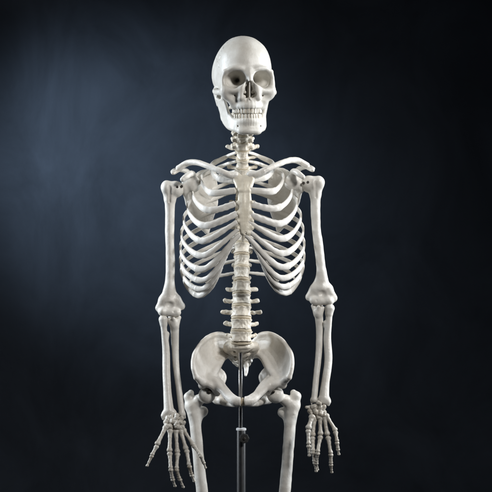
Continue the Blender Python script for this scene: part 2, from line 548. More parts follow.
def tooth(t, z, up, kind, arch, par):
    """up=+1 lower tooth (grows up), -1 upper tooth"""
    ax, ay, y0 = arch
    c = np.array([ax * math.sin(t), y0 - ay * math.cos(t), z])
    tang = np.array([ax * math.cos(t), ay * math.sin(t), 0]); tang /= np.linalg.norm(tang)
    out = np.array([tang[1], -tang[0], 0])
    w, dp, hh = {'i': (1.78, 1.5, 6.2), 'c': (1.68, 1.8, 6.6), 'p': (1.6, 2.2, 5.6), 'm': (2.35, 2.5, 5.2)}[kind]
    if up > 0 and kind == 'i': w = 1.3
    w *= random.uniform(.94, 1.03); hh *= random.uniform(.94, 1.05); tw = random.uniform(-.06, .06)
    V = []; Q = []
    n, m = 9, 14
    for i in range(n):
        v = i / (n - 1)              # 0 root -> 1 biting edge
        r = 0.72 + 0.28 * math.sin(min(1, v * 1.25) * math.pi / 2)
        if v > .85: r *= 1 - ((v - .85) / .15) ** 2 * .28
        thin = 1.0 if kind in 'pm' else 1.0 - .55 * v
        for j in range(m):
            a = 2 * math.pi * j / m
            cs = math.copysign(abs(math.cos(a)) ** .75, math.cos(a)); sn = math.copysign(abs(math.sin(a)) ** .75, math.sin(a))
            p = c + tang * (cs * w * r + tw * v * hh) + out * (sn * dp * r * thin) + np.array([0, 0, up * (v - .45) * hh])
            V.append(p)
    for i in range(n - 1):
        for j in range(m):
            k = (j + 1) % m
            Q.append((i * m + j, i * m + k, (i + 1) * m + k, (i + 1) * m + j))
    top = (n - 1) * m
    ctr = len(V); V.append(np.mean(V[top:top + m], axis=0))
    for j in range(0, m, 2): Q.append((ctr, top + j, top + (j + 1) % m, top + (j + 2) % m))
    V = head(np.array(V)); Q = np.array(Q)
    if up < 0: Q = Q[:, ::-1]
    link('tooth', V, Q, M['tooth'], par)


def arclen_ts(ax, ay, widths):
    ts = np.linspace(0, 1.55, 400)
    x = ax * np.sin(ts); y = ay * np.cos(ts)
    s_ = np.concatenate([[0], np.cumsum(np.hypot(np.diff(x), np.diff(y)))])
    pos = []; acc = 0
    for w in widths: pos.append(acc + w); acc += 2 * w
    return [float(np.interp(p, s_, ts)) for p in pos]


kinds = ['i', 'i', 'c', 'p', 'p', 'm', 'm']
for s_ in (-1, 1):
    for t, kd in zip(arclen_ts(12.5, 19.4, [1.8, 1.6, 1.68, 1.6, 1.6, 2.3, 2.2]), kinds):
        tooth(s_ * t, -25.3, -1, kd, (12.5, 19.4, -18), SK)
    for t, kd in zip(arclen_ts(12.2, 18.4, [1.38, 1.4, 1.7, 1.6, 1.65, 2.4, 2.3]), kinds):
        tooth(s_ * t, -31.9, 1, kd, (12.2, 18.4, -17.8), JW)

# ---- spine -------------------------------------------------------
names = ['C%d' % i for i in range(1, 8)] + ['T%d' % i for i in range(1, 13)] + ['L%d' % i for i in range(1, 6)]
vy = dict(zip(names, [106, 112.5, 119, 125.5, 132, 138.5, 145.5,
                      154, 163, 172.5, 182.5, 193, 204, 215, 226.3, 238, 249, 261.5, 274,
                      287.2, 299.6, 311.8, 324.3, 336.6]))
vd = dict(zip(names, [9, 8, 8, 9, 11, 13, 16, 20, 25, 29, 32, 34, 35, 35, 34, 31, 28, 24, 19, 14, 10, 7, 5, 4]))
vx = {n: 242.8 - 1.6 * (vy[n] - 106) / 230 for n in names}


def vert(nm):
    c = A(vx[nm], vy[nm], vd[nm])
    i = names.index(nm)
    a = names[max(0, i - 1)]; b = names[min(len(names) - 1, i + 1)]
    T = A(vx[a], vy[a], vd[a]) - A(vx[b], vy[b], vd[b]); tl = np.linalg.norm(T)
    if 0 < i < len(names) - 1: sp = tl / 2
    else: sp = tl
    T /= tl
    X = np.array([1, 0, 0.]); X = X - T * (X @ T); X /= np.linalg.norm(X)
    Yv = np.cross(T, X)
    R = np.stack([X, Yv, T], 1)
    reg = nm[0]; k = int(nm[1:])
    if reg == 'C': rx, ry = (6.0 + .28 * k, 4.6 + .15 * k)
    elif reg == 'T': rx, ry = (6.3 + .20 * k, 6.0 + .18 * k)
    else: rx, ry = (9.2 + .42 * k, 7.0 + .25 * k)
    hz = sp * (0.39 if reg != 'C' else .40)
    W = 24 if reg != 'C' else 16
    f = F((-W, -11, -13), (W, 30, 11), 0.5 if reg != 'C' else 0.42)

    def body(Xx, Yy, Zz):
        q = np.clip(np.abs(Zz) / hz, 0, 1.2)
        waist = 0.84 + 0.16 * q ** 2.2
        rr = np.sqrt((Xx / rx) ** 2 + (Yy / ry) ** 2)
        d1 = (rr - waist) * min(rx, ry)
        d2 = np.abs(Zz) - hz
        d1 = d1 + .55; d2 = d2 + .55
        return np.minimum(np.maximum(d1, d2), 0) + np.sqrt(np.maximum(d1, 0) ** 2 + np.maximum(d2, 0) ** 2) - .55
    f.op(body, (-rx, -ry, -hz), (rx, ry, hz), .6)
    if reg == 'L':
        for s_ in (-1, 1):
            f.poly([(s_ * 5.5, ry - 1, 1.6), (s_ * 7, ry + 4, 1.5)], 2.2, 1.5)
            tl_ = {1: 14.5, 2: 16.5, 3: 19.0, 4: 16.0, 5: 14}[k]
            f.poly([(s_ * 6.5, ry + 2, 1.0), (s_ * 11, ry + 3, .8), (s_ * tl_, ry + 4.5, 1.6)], [2.6, 2.1, 2.2], 2.0,
                   flat=((0, 1, 0), 1.4))
            f.poly([(s_ * 6.5, ry + 5, 5.5), (s_ * 7, ry + 7, 0), (s_ * 5.5, ry + 9, -6)], [2.2, 2.4, 2.1], 1.6)
            f.cap((s_ * 6, ry + 6, 0), (0, ry + 12, -1), 1.9, 1.9, 1.5)
        f.cap((0, ry + 12, -.5), (0, ry + 22, -2), 3.2, 3.2, 1.5, flat=((1, 0, 0), 2.2))
    elif reg == 'T':
        for s_ in (-1, 1):
            f.poly([(s_ * 4, ry - 1, 1.4), (s_ * 5, ry + 4, 1.4)], 1.8, 1.2)
            tl_ = 15.5 - .65 * k
            f.poly([(s_ * 5, ry + 3, 1.2), (s_ * tl_, ry + 8.5, 1.8)], [1.9, 2.2], 1.2)
            f.poly([(s_ * 4, ry + 5, 4), (s_ * 4, ry + 6.5, -4.5)], 1.8, 1.4)
            f.cap((s_ * 4.5, ry + 5, 0), (0, ry + 9, -1), 1.7, 1.7, 1.4)
        f.cap((0, ry + 9, -1), (0, ry + 17, -9), 2.2, 1.6, 1.2, flat=((1, 0, 0), 1.5))
    else:
        for s_ in (-1, 1):
            if k == 1:
                f.poly([(0, -3, 0), (s_ * 6, -1, 0), (s_ * 9, 4, 0), (s_ * 7, 12, 0), (0, 15, 0)], [1.6, 2.4, 2.6, 1.7, 1.6], 1.2)
                f.cap((s_ * 9, 4, 0), (s_ * 12.5, 6, -.5), 2.2, 1.8, 1.2)
            else:
                tl_ = 7.8 + .2 * k
                f.poly([(s_ * 4.5, 0, -.8), (s_ * tl_, -.6, -2.0)], [2.3, 2.2], .9)          # front tubercle
                f.poly([(s_ * 4.5, 4.2, -.2), (s_ * (tl_ + .8), 3.4, -1.4)], [2.2, 2.3], .9)  # rear tubercle
                f.poly([(s_ * 6, 5, 2.8), (s_ * 7.2, 7, -2.8)], [2.2, 2.4], 1.2)
                f.cap((s_ * 6.5, 6, 0), (0, 12, -1), 1.5, 1.5, 1.2)
                f.ell((s_ * 4.5, -1.5, hz), (1.6, 2.6, 1.1), .8)
        if k > 1:
            L_ = 18 + (4 if k == 7 else 0)
            f.cap((0, 12, -1), (0, L_, -3.5), 1.9, 1.5, 1.2)
    f.rough(0.42, 6.0)
    bone('vertebra', f, M['axial'], skel, fix=lambda V: V @ R.T + c)


for nm in names: vert(nm)

for i in range(1, len(names)):
    a, b = names[i], (names[i + 1] if i + 1 < len(names) else None)
    pa = A(vx[a], vy[a], vd[a])
    pb = A(vx[b], vy[b], vd[b]) if b else A(241.2, 347.5, 6)
    reg = a[0]; k = int(a[1:])
    rx, ry = {'C': (5.9 + .28 * k, 4.5 + .15 * k), 'T': (6.2 + .2 * k, 5.9 + .18 * k), 'L': (9.1 + .42 * k, 6.9 + .25 * k)}[reg]
    T = pb - pa; L_ = np.linalg.norm(T); T /= L_
    mid = (pa + pb) / 2; hh = L_ * .15
    X = np.array([1, 0, 0.]); X -= T * (X @ T); X /= np.linalg.norm(X); Yv = np.cross(T, X)
    V = []; Q = []; m = 28
    prof = [(-1, .02), (-1, .8), (-.6, .95), (0, .99), (.6, .95), (1, .8), (1, .02)]
    for t, r in prof:
        for j in range(m):
            th = 2 * math.pi * j / m
            V.append(mid + T * t * hh + X * math.cos(th) * rx * r + Yv * math.sin(th) * ry * r)
    for u in range(len(prof) - 1):
        for j in range(m):
            kk = (j + 1) % m
            Q.append((u * m + j, (u + 1) * m + j, (u + 1) * m + kk, u * m + kk))
    link('intervertebral_disc', V, Q, M['disc'], skel)

# ---- ribs --------------------------------------------------------
# n: half width, lateral y, cc (px on left side, y, depth), cartilage points
RX = 241.8
ribs = {
    1: dict(W=31, yl=168, dl=8, cc=(219, 178, -17), cart=[(228, 180, -21), (236, 181, -24)]),
    2: dict(W=41, yl=179, dl=6, cc=(211, 193, -27), cart=[(224, 192, -30), (237, 190.5, -31)]),
    3: dict(W=48, yl=194, dl=5, cc=(207, 209, -32), cart=[(222, 208.5, -35), (237, 203, -35)]),
    4: dict(W=53, yl=208, dl=4, cc=(203, 224.5, -34), cart=[(213, 224, -37), (226, 219, -39), (238, 213, -38)]),
    5: dict(W=57, yl=221, dl=4, cc=(200, 240, -34), cart=[(211, 238.5, -39), (226, 229, -41), (238, 221, -40)]),
    6: dict(W=59.5, yl=235, dl=4, cc=(200, 255, -34), cart=[(211, 252.5, -39), (225, 240.5, -42), (239.5, 228, -41)]),
    7: dict(W=60.5, yl=249, dl=4, cc=(200, 269, -32), cart=[(211, 265.5, -37), (223, 253, -40.5), (233, 241, -42), (240.5, 234, -41)]),
    8: dict(W=60.5, yl=261, dl=5, cc=(200.5, 280, -29), cart=[(210, 276.5, -34), (219, 266.5, -37), (226.5, 254, -39), (233, 243.5, -41)]),
    9: dict(W=59.5, yl=271, dl=7, cc=(199.5, 288.5, -22), cart=[(208, 286, -28), (215, 278, -32), (220.8, 267, -36), (226.5, 255.5, -38.5)]),
    10: dict(W=57, yl=279, dl=10, cc=(197, 294, -12), cart=[(204, 294, -19), (211, 288.5, -25), (217, 278, -31), (221.8, 266.5, -35)]),
}
for side in (-1, 1):
    def PT(px, py, d):
        if side > 0:
            e = (242.5 - px) / 60.0
            px2 = 484.6 - px; py2 = py - 3.2 * max(0, e) ** 1.0
            return A(px2 - 1.5 * max(0, e) * (0 if py < 230 else 0), py2, d)
        return A(px, py, d)
    for n in range(1, 13):
        T_ = 'T%d' % n
        y0, d0 = vy[T_], vd[T_]
        h0 = A(vx[T_] - 6.0 if side < 0 else vx[T_] + 6.0, y0 - 1.5, d0 + 5)
        jit = random.uniform(-.7, .7)
        if n <= 10:
            r = ribs[n]; W = r['W'] + (3.0 if n > 2 else 1.5); yl = r['yl'] + jit - (3.0 if n > 2 else 0)
            pts = [h0,
                   PT(RX - 15 if n > 1 else RX - 12, y0 + 0.6 + .02 * n, d0 + 14),
                   PT(RX - W * .52, y0 + (yl - y0) * .30, (47 if n > 2 else 33 + 5 * n) - max(0, n - 8) * 1.5),
                   PT(RX - W * .86, y0 + (yl - y0) * .64, 31 if n > 2 else 20 + 5 * n),
                   PT(RX - W, yl, r['dl']),
                   PT(RX - W * .90 if n > 2 else RX - W * .86, yl + (r['cc'][1] + 2.0 - yl) * .62, r['cc'][2] * .62 + 2),
                   PT(r['cc'][0], r['cc'][1] + (2.5 if n > 2 else 1), r['cc'][2])]
            cp = [PT(*q) for q in r['cart']]
            W_ = W
            allp = pts + cp
            C = catmull(allp, 40 * (len(allp) - 1) + 1)
            for _ in range(800):                         # ease the turn where bone meets cartilage
                C[1:-1] = C[1:-1] * .5 + (C[:-2] + C[2:]) * .25
            cut = 40 * (len(pts) - 1)
            if n == 1: hh, th = [1.4, 1.6, 2.2, 2.7, 3.0, 3.2, 3.3], [1.3, 1.3, 1.3, 1.3, 1.3, 1.4, 1.6]
            else: hh, th = [1.4, 1.8, 2.2, 2.3, 2.4, 2.7, 3.2], [1.4, 1.5, 1.4, 1.25, 1.2, 1.3, 1.6]
            if n >= 9: hh = [q * .88 for q in hh]
            V, Q = sweep(C[:cut + 1:8], hh, th, n=100, m=16, wob=.06, square=.85)
            rb = link('rib', V, Q, M['bone'], skel)
            hw = [3.45, 3.4, 3.1, 3.2] if n < 5 else ([3.4, 3.1, 2.5, 2.1] if n < 8 else [3.0, 2.7, 2.2, 1.7])
            V, Q = sweep(C[cut - 14::6], hw, [1.75, 1.8, 1.8, 1.6], n=60, m=16, wob=.08 if n > 2 else .02, square=.9)
            link('costal_cartilage', V, Q, M['cartilage'], rb)
        elif n == 11:
            pts = [h0, PT(RX - 15, y0 + 1, d0 + 10), PT(RX - 30, y0 + 4, 38), PT(RX - 45, y0 + 12, 26), PT(RX - 52, y0 + 20, 8)]
            V, Q = sweep(pts, [1.4, 1.8, 2.3, 2.2, 1.2], [1.3, 1.4, 1.2, 1.1, .8], n=60, m=12, wob=.1)
            link('rib', V, Q, M['bone'], skel)
        else:
            pts = [h0, PT(RX - 15, y0 + .5, d0 + 9), PT(RX - 27, y0 + 3, 34), PT(RX - 36, y0 + 9, 30)]
            V, Q = sweep(pts, [1.3, 1.7, 2.0, 1.0], [1.2, 1.3, 1.1, .7], n=50, m=12, wob=.1)
            link('rib', V, Q, M['bone'], skel)


# ---- sternum -----------------------------------------------------
def sternum():
    f = F(A(226, 250, -50), A(262, 168, -14), 0.42)
    fl = ((0, 1, .12), 2.3)
    f.sheet([[A(235.5, 174.5, -23), A(243.6, 176.5, -23), A(252, 174, -23)],
             [A(236.0, 181, -26), A(243.8, 181, -26.5), A(251.8, 180.5, -26)],
             [A(240, 190, -30), A(244, 190, -31), A(248.5, 190, -30)]], 2.6, 2)
    f.sheet([[A(240.3, 192, -31), A(244.3, 192, -31.5), A(248.6, 192, -31)],
             [A(240.3, 205, -35), A(244.6, 205, -35.5), A(249.2, 205, -35)],
             [A(240.6, 220, -39), A(245.2, 220, -39.5), A(250.2, 220, -39)],
             [A(242.3, 233, -41.5), A(245.6, 233, -42), A(249.4, 233, -41.5)]], 2.3, 2)
    f.cap(A(240.5, 190.8, -31), A(248.5, 190.8, -31), 2.6, 2.6, 1.5)
    f.cap(A(244.0, 234, -42), A(243.2, 241, -40.5), 2.0, 1.0, 1.2, flat=((0, 1, 0), 1.5))
    f.cap(A(248.0, 234, -42), A(249.6, 242, -40.5), 2.0, 1.0, 1.2, flat=((0, 1, 0), 1.5))
    for yy, dd in ((203, -35), (213, -38), (221, -40), (228, -41)):
        for s_ in (-1, 1):
            f.ell(A(245 + s_ * 7.2, yy, dd), (1.8, 2, 2.3), 1.5)
    f.ell(A(243.8, 172.6, -23), (4, 4, 2.6), 2, mode='s')
    f.cap(A(245.2, 233, -50), A(245.2, 233, -30), 1.25, 1.25, .5, mode='s')
    f.rough(0.22, 8)
    return f


bone('sternum', sternum(), M['sternum'], skel)


# ---- shoulder girdle --------------------------------------------
def box_of(pts, m):
    P = np.array(pts); return P.min(0) - m, P.max(0) + m


for side in (-1, 1):
    def Q_(px, py, d):
        return A(px, py, d) if side < 0 else A(*MR(px, py, d))
    pts = [Q_(235, 175.5, -23), Q_(228, 174.5, -25), Q_(219, 170.5, -24), Q_(208.5, 166.2, -17), Q_(197, 162.6, -6), Q_(188, 162.8, 2), Q_(179, 168.2, 5)]
    f = F(*box_of(pts, 6), .42)
    C = catmull(pts, 26)
    rr = np.interp(np.linspace(0, 1, 26), [0, .12, .35, .6, .85, 1], [4.3, 3.5, 2.9, 2.8, 3.2, 3.2])
    f.poly(list(C), rr, .8)
    f.rough(.2, 9)
    bone('clavicle', f, M['bone'], skel)

    # scapula
    gl = Q_(184.6, 187.8, 6)
    sa = Q_(214, 170, 41); ia = Q_(207, 232, 52); mb = Q_(217, 196, 52); m2 = Q_(213, 216, 53)
    la1 = Q_(186.5, 198, 14); la2 = Q_(189.5, 209, 26); la3 = Q_(196.5, 222, 40)
    s1 = Q_(203, 171, 34); s2 = Q_(194, 177, 20)
    f = F(*box_of([gl, sa, ia, mb, Q_(168, 176, -14), Q_(176, 160, 60)], 7), .5)
    c1 = Q_(197, 186, 24); c2 = Q_(203, 203, 39)
    f.sheet([[s2, s1, sa], [Q_(190, 187, 14), c1, mb], [la1, Q_(200, 195, 34), Q_(216, 206, 53)], [la2, c2, m2], [la3, Q_(204, 222, 48), ia]], 1.0, 1.6)
    f.poly([gl, la1, la2, la3, ia], [3.6, 2.3, 2.0, 1.9, 2.3], 2)
    f.poly([sa, mb, m2, ia], [1.5, 1.3, 1.3, 1.8], 1.5)
    f.poly([sa, s1, s2], [1.5, 1.1, 1.8], 1.5)
    # glenoid
    f.ell(gl, (3.6, 6, 8.0), 2.5)
    f.ell(Q_(190.5, 181.5, 7), (6, 6.5, 6), 3)
    f.ell(Q_(193.5, 184.5, 4), (7.5, 5.5, 8), 5)
    f.cap(gl, Q_(193, 185, 16), 5, 3, 3)
    # spine + acromion
    f.poly([Q_(212, 186, 52), Q_(198, 178, 44), Q_(186, 171, 30)], [1.2, 1.9, 2.6], 1.5)
    f.tri(Q_(212, 187, 50), Q_(186, 171, 30), Q_(193, 184, 22), 1.0, 1.5)
    f.poly([Q_(186, 171, 30), Q_(178, 169.5, 20), Q_(173.5, 171.5, 8), Q_(173, 173.5, 0)], [2.8, 3.3, 3.0, 2.0], 1.5, flat=((0, .1, 1), 1.5))
    f.cap(Q_(174, 172.5, 4), Q_(179, 170, 5), 2.2, 2.0, 1.5)
    # coracoid
    f.poly([Q_(193, 177.5, 12), Q_(191.5, 174, 0), Q_(186.5, 176.5, -9), Q_(182.5, 179.5, -12)], [3.8, 3.4, 2.9, 2.4], 1.8)
    f.rough(.22, 10)
    bone('scapula', f, M['bone'], skel)

    # humerus
    if side < 0:
        top = A(166.8, 187.5, 2); hd = A(175.8, 189.2, 4); neck = A(169.8, 199, 3)
        sh = [A(169.8, 199, 3), A(169.7, 225, 2), A(170.3, 262, 0), A(169.5, 285, -1), A(168.6, 301, -1)]
        med = A(180.8, 306, 1); lat = A(159.5, 308, -1); tro = A(174.0, 313, -3); cpt = A(162.0, 312.2, -4); rims = A(163, 300, -1), A(176.5, 300, 0)
    else:
        top = A(318.6, 182.5, 2); hd = A(309.0, 184, 4); neck = A(315.5, 194, 3)
        sh = [A(315.5, 194, 3), A(316, 225, 2), A(320.5, 262, 0), A(321.8, 278, -1), A(322.0, 288, -1)]
        med = A(309.5, 297, 1); lat = A(333.2, 298, -1); tro = A(316.6, 301.5, -3); cpt = A(329.5, 301.5, -4); rims = A(315, 289, 0), A(328.5, 289, -1)
    f = F(*box_of([top, hd, med, lat, tro, cpt] + sh, 11), .5)
    f.poly(sh, [5.2, 4.6, 4.5, 4.7, 5.4], 2)
    f.ell(hd, (8.4, 8.8, 8.4), 2.5)
    f.ell(top, (5.4, 7.0, 6.8), 3)
    f.cap(top, neck, 5.6, 4.8, 3)
    f.cap((hd + top) / 2, neck, 6.5, 4.8, 3)
    f.ell((top + hd) / 2 + np.array([0, -5.5, -1]), (2.6, 3, 4.5), 2)       # lesser tubercle
    f.cap((top * .62 + hd * .38) + np.array([0, -8.5, 1]), neck + np.array([0, -5.5, -3]), 1.4, 1.0, 1.2, mode='s')
    f.cap(sh[-1], rims[0], 4.2, 3.2, 4); f.cap(sh[-1], rims[1], 4.2, 3.2, 4)
    f.cap(rims[0] if side < 0 else rims[1], lat, 3.0, 2.9, 3); f.cap(rims[1] if side < 0 else rims[0], med, 2.8, 2.8, 3)
    f.cap(rims[0], rims[1], 3.4, 3.4, 3)
    f.tri(sh[3] if side < 0 else sh[2] * .4 + sh[3] * .6, lat, med, 2.2, 5)
    f.sheet([[sh[-1] - np.array([2., 0, 0]), sh[-1] + np.array([2., 0, 0])], [rims[0] + np.array([1.5, 0, 0]), rims[1] - np.array([1.5, 0, 0])], [lat if side < 0 else med, med if side < 0 else lat]], 2.6, 3)
    f.tri(rims[0], rims[1], (cpt + tro) / 2 + np.array([0, 0, 1.5]), 3.0, 2)
    f.tri(lat, med, (cpt + tro) / 2, 2.6, 2)
    f.ell(cpt + np.array([.4 if side < 0 else -.4, 0, .8]), (4.3, 4.8, 4.1), 3)
    f.cap(tro + np.array([-3.2 , 0, .9]), tro + np.array([2.8, 0, .5]), 3.7, 4.0, 2.5)
    f.cap(tro + np.array([0, -6, 1]), tro + np.array([0, 6, 1]), 1.0, 1.0, 1.5, mode='s')
    f.cap(cpt, tro, 3.8, 3.4, 1.5)
    f.ell((rims[0] + rims[1]) / 2 + np.array([0.5, -6.6, -5]), (3.6, 3.4, 3.0), 2, mode='s')
    f.rough(.28, 17)
    bone('humerus', f, M['bone'], skel)

    # shoulder bolt
    d_ = (gl - hd); d_ /= np.linalg.norm(d_)
    fr = np.array([0, -1, 0.])
    p0 = hd * .55 + gl * .45 + np.array([0, -7, 1.5 if side < 0 else 1.5])
    for q in (-1, 1):
        c_ = p0 + d_ * q * 2.3
        V, Qq = lathe([(0, 1.3), (.7, 1.5), (.85, 1.35), (1, .9)], c_, c_ + fr * 2.4, 16)
        hard(link('joint_screw', V, Qq, M['screw'], skel))
    V, Qq = lathe([(0, .9), (1, .9)], hd, gl, 12)
    link('joint_pin', V, Qq, M['screw'], skel)


# ---- forearms ----------------------------------------------------
def long_bone(name, pts, rs, extra=None, mat='bone', amp=.05, k=1.5, vox=.45):
    f = F(*box_of(pts, max(rs) + 5), vox)
    C = catmull(pts, 30)
    rr = np.interp(np.linspace(0, 1, 30), np.linspace(0, 1, len(rs)), rs)
    f.poly(list(C), rr, k * .5)
    if extra: extra(f)
    f.rough(amp, 9)
    return bone(name, f, M[mat], skel)


def ul_l(f):
    f.ell(A(173.4, 317.5, 5), (5.2, 4.2, 5.6), 2)           # olecranon
    f.cap(A(169.8, 320, -2), A(174, 326, -2), 2.6, 3.8, 2.5); f.cap(A(179.0, 317.6, -1), A(175, 325, -2), 2.2, 3.8, 2.5); f.cap(A(173.6, 318.8, -6), A(174.5, 324, -3), 1.9, 3.4, 2)
    f.cap(A(172, 323, -3), A(176, 322, 0), 3.0, 3.4, 1.8)
    f.ell(A(182, 414, -17), (3.6, 3.4, 3.0), 1.5)
    f.cap(A(184.5, 415, -16), A(185, 418, -16), 1.2, .8, .8)
def ra_l(f):
    f.cap(A(163.2, 319.4, -4), A(163.8, 323.6, -4), 4.5, 3.7, 1.5)
    f.cap(A(167, 334, -3), A(166.5, 338, -3), 2.5, 2.3, 1.5)
    f.cap(A(165.6, 414.5, -19), A(173, 413, -19), 4.2, 3.6, 2.5, flat=((0, 1, 0), 1.2))
    f.cap(A(163.2, 416, -20), A(163.4, 419, -20), 2.2, 1.4, 1.5)
    f.cap(A(167, 411, -28), A(167, 419, -27), 1.0, 1.0, 1.5, mode='s')
def ul_r(f):
    f.ell(A(317.5, 305.5, 5), (5.0, 4.2, 5.4), 2)
    f.cap(A(322.4, 308.5, -2), A(318.5, 314, -2), 2.6, 3.8, 2.5); f.cap(A(313.2, 306, -1), A(317.5, 313.5, -2), 2.2, 3.8, 2.5); f.cap(A(318.6, 307, -6), A(318, 312, -3), 1.9, 3.4, 2)
    f.cap(A(317, 312, -3), A(319, 312, 0), 3.0, 3.4, 1.8)
    f.ell(A(314, 400, -17), (3.6, 3.4, 2.8), 1.5)
    f.cap(A(311.8, 401, -17), A(311.6, 404, -17), 1.2, .8, .8)
def ra_r(f):
    f.cap(A(329.8, 308.4, -4), A(329.0, 313, -4), 4.8, 3.9, 1.5)
    f.cap(A(325.5, 323, -3), A(326, 326, -3), 2.5, 2.3, 1.5)
    f.cap(A(321.5, 400.5, -18), A(327, 401, -18), 3.9, 3.9, 2.5, flat=((0, 1, 0), 1.2))
    f.cap(A(328.5, 402.5, -19), A(328.4, 405, -19), 2.0, 1.2, 1.5)


long_bone('radius', [A(163.2, 321.5, -4), A(164.3, 333, -4), A(166, 350, -4), A(166.4, 372, -8), A(167.4, 392, -13), A(168.9, 411, -18)],
          [3.2, 3.0, 3.7, 3.9, 4.0, 5.0], ra_l)
long_bone('ulna', [A(174.2, 316.5, 3), A(174.8, 330, 0), A(175.2, 345, 0), A(176, 365, -4), A(178.8, 388, -11), A(181.8, 412, -17)],
          [4.3, 4.2, 3.6, 3.2, 2.9, 3.0], ul_l)
long_bone('radius', [A(329.6, 310.5, -4), A(328.6, 322, -4), A(327.3, 338, -3), A(328.4, 360, -7), A(325.5, 382, -13), A(323.9, 398, -17)],
          [3.2, 3.2, 3.8, 3.9, 4.0, 5.0], ra_r)
long_bone('ulna', [A(318, 304.5, 3), A(319, 318, 0), A(319.6, 333, 0), A(318.6, 355, -4), A(316.2, 378, -11), A(314.2, 399, -17)],
          [4.2, 4.0, 3.5, 3.2, 3.0, 3.0], ul_r)


# ---- hands -------------------------------------------------------
def small_bone(f, a, b, r0, r1, r2, k=.9):
    """phalanx-like: base r0, waist r1, head r2"""
    a, b = np.array(a), np.array(b)
    m1 = a * .7 + b * .3; m2 = a * .35 + b * .65
    f.cap(a, m1, r0 * .92, r1, k); f.cap(m1, m2, r1, r1 * .95, k); f.cap(m2, b, r1 * .95, r2 * .9, k)
    f.ell(a, (r0 * 1.15, r0, r0 * .85), k); f.ell(b, (r2 * 1.1, r2, r2 * .9), k)


def hand_bone(name, a, b, r, par, tip=False):
    f = F(*box_of([a, b], r[0] + 2), .3)
    if tip:
        small_bone(f, a, b, r[0], r[1] * .85, r[2] * .8, .7)
        f.ell(np.array(b), (r[2] * 1.05, r[2] * .55, r[2] * .85), .6)
    else:
        small_bone(f, a, b, *r)
    f.rough(.08, 4.5)
    return bone(name, f, M['hand'], par)


def hand(carp, rays, D, roots):
    # wrist bones: one cluster, each pebble separate by a groove
    lo, hi = box_of([A(x, y, D) for x, y, *_ in carp], 8)
    f = F(lo, hi, .33)
    for (x, y, dd, r) in carp:
        q = A(x, y, D + dd); v = rng.normal(size=3) * r * .42
        f.cap(q - v, q + v, r * .84, r * .78, .3)
        v = rng.normal(size=3) * r * .40
        f.cap(q - v, q + v, r * .72, r * .80, .35)
    f.rough(.2, 3.6)
    w = bone('wrist_bones', f, M['hand'], skel)
    for ray in rays:
        for j, (x0, y0, d0, x1, y1, d1) in enumerate(ray['seg']):
            a = A(x0, y0, D + d0); b = A(x1, y1, D + d1)
            s_ = ray.get('s', 1)
            r = [(2.7, 1.8, 2.55), (2.4, 1.7, 1.95), (2.1, 1.5, 1.75), (1.85, 1.3, 1.45)][j + (1 if ray.get('thumb') and j > 0 else 0)]
            r = tuple(q * s_ for q in r)
            hand_bone('metacarpal' if j == 0 else 'finger_bone', a, b, r, w, tip=(j == len(ray['seg']) - 1))
    return w


carpL = [(166.8, 421, 0, 2.9), (171.2, 418.8, 1, 3.2), (176.5, 417.6, 1, 3.2), (181.3, 418.6, 2, 2.9), (183, 423.5, 1, 2.5),
         (167.3, 426.5, -1, 3.0), (171.7, 426.4, 0, 3.0), (176.4, 425.6, -1, 3.6), (181.4, 427.6, 0, 3.2), (174, 421.8, -2, 2.4), (178.8, 422.4, -1.5, 2.6)]
raysL = [
    dict(thumb=True, s=1.0, seg=[(165.5, 427.5, -4, 157.6, 443.3, -12), (156.4, 446.8, -13, 152.4, 454, -15), (151.6, 456.4, -15, 147.2, 465.6, -16)]),
    dict(seg=[(170.2, 431, -1, 169.6, 450, -8), (169.8, 453.8, -9, 170.6, 467.2, -15), (170.9, 470, -16, 172.2, 477.6, -13), (172.9, 479.8, -12, 175.0, 486, -8)]),
    dict(seg=[(175.9, 431, -1, 177.2, 451.2, -7), (177.5, 454.6, -8, 176.6, 467.6, -15), (176.7, 470.2, -16, 179.0, 477.6, -13), (180.1, 479.8, -12, 183.3, 487, -8)]),
    dict(seg=[(180.8, 431, 0, 185.6, 448, -6), (186.8, 451.4, -7, 188.9, 464.2, -13), (189.5, 466.8, -14, 191.3, 473.3, -11), (191.9, 475.5, -10, 194.2, 481, -7)]),
    dict(s=.88, seg=[(183.8, 430, 1, 192.6, 444, -5), (194.2, 446.4, -6, 200.0, 454.4, -12), (200.9, 456.4, -13, 202.9, 461.0, -11), (203.7, 462.8, -10, 205.4, 467.6, -8)]),
]
hand(carpL, raysL, -24, None)

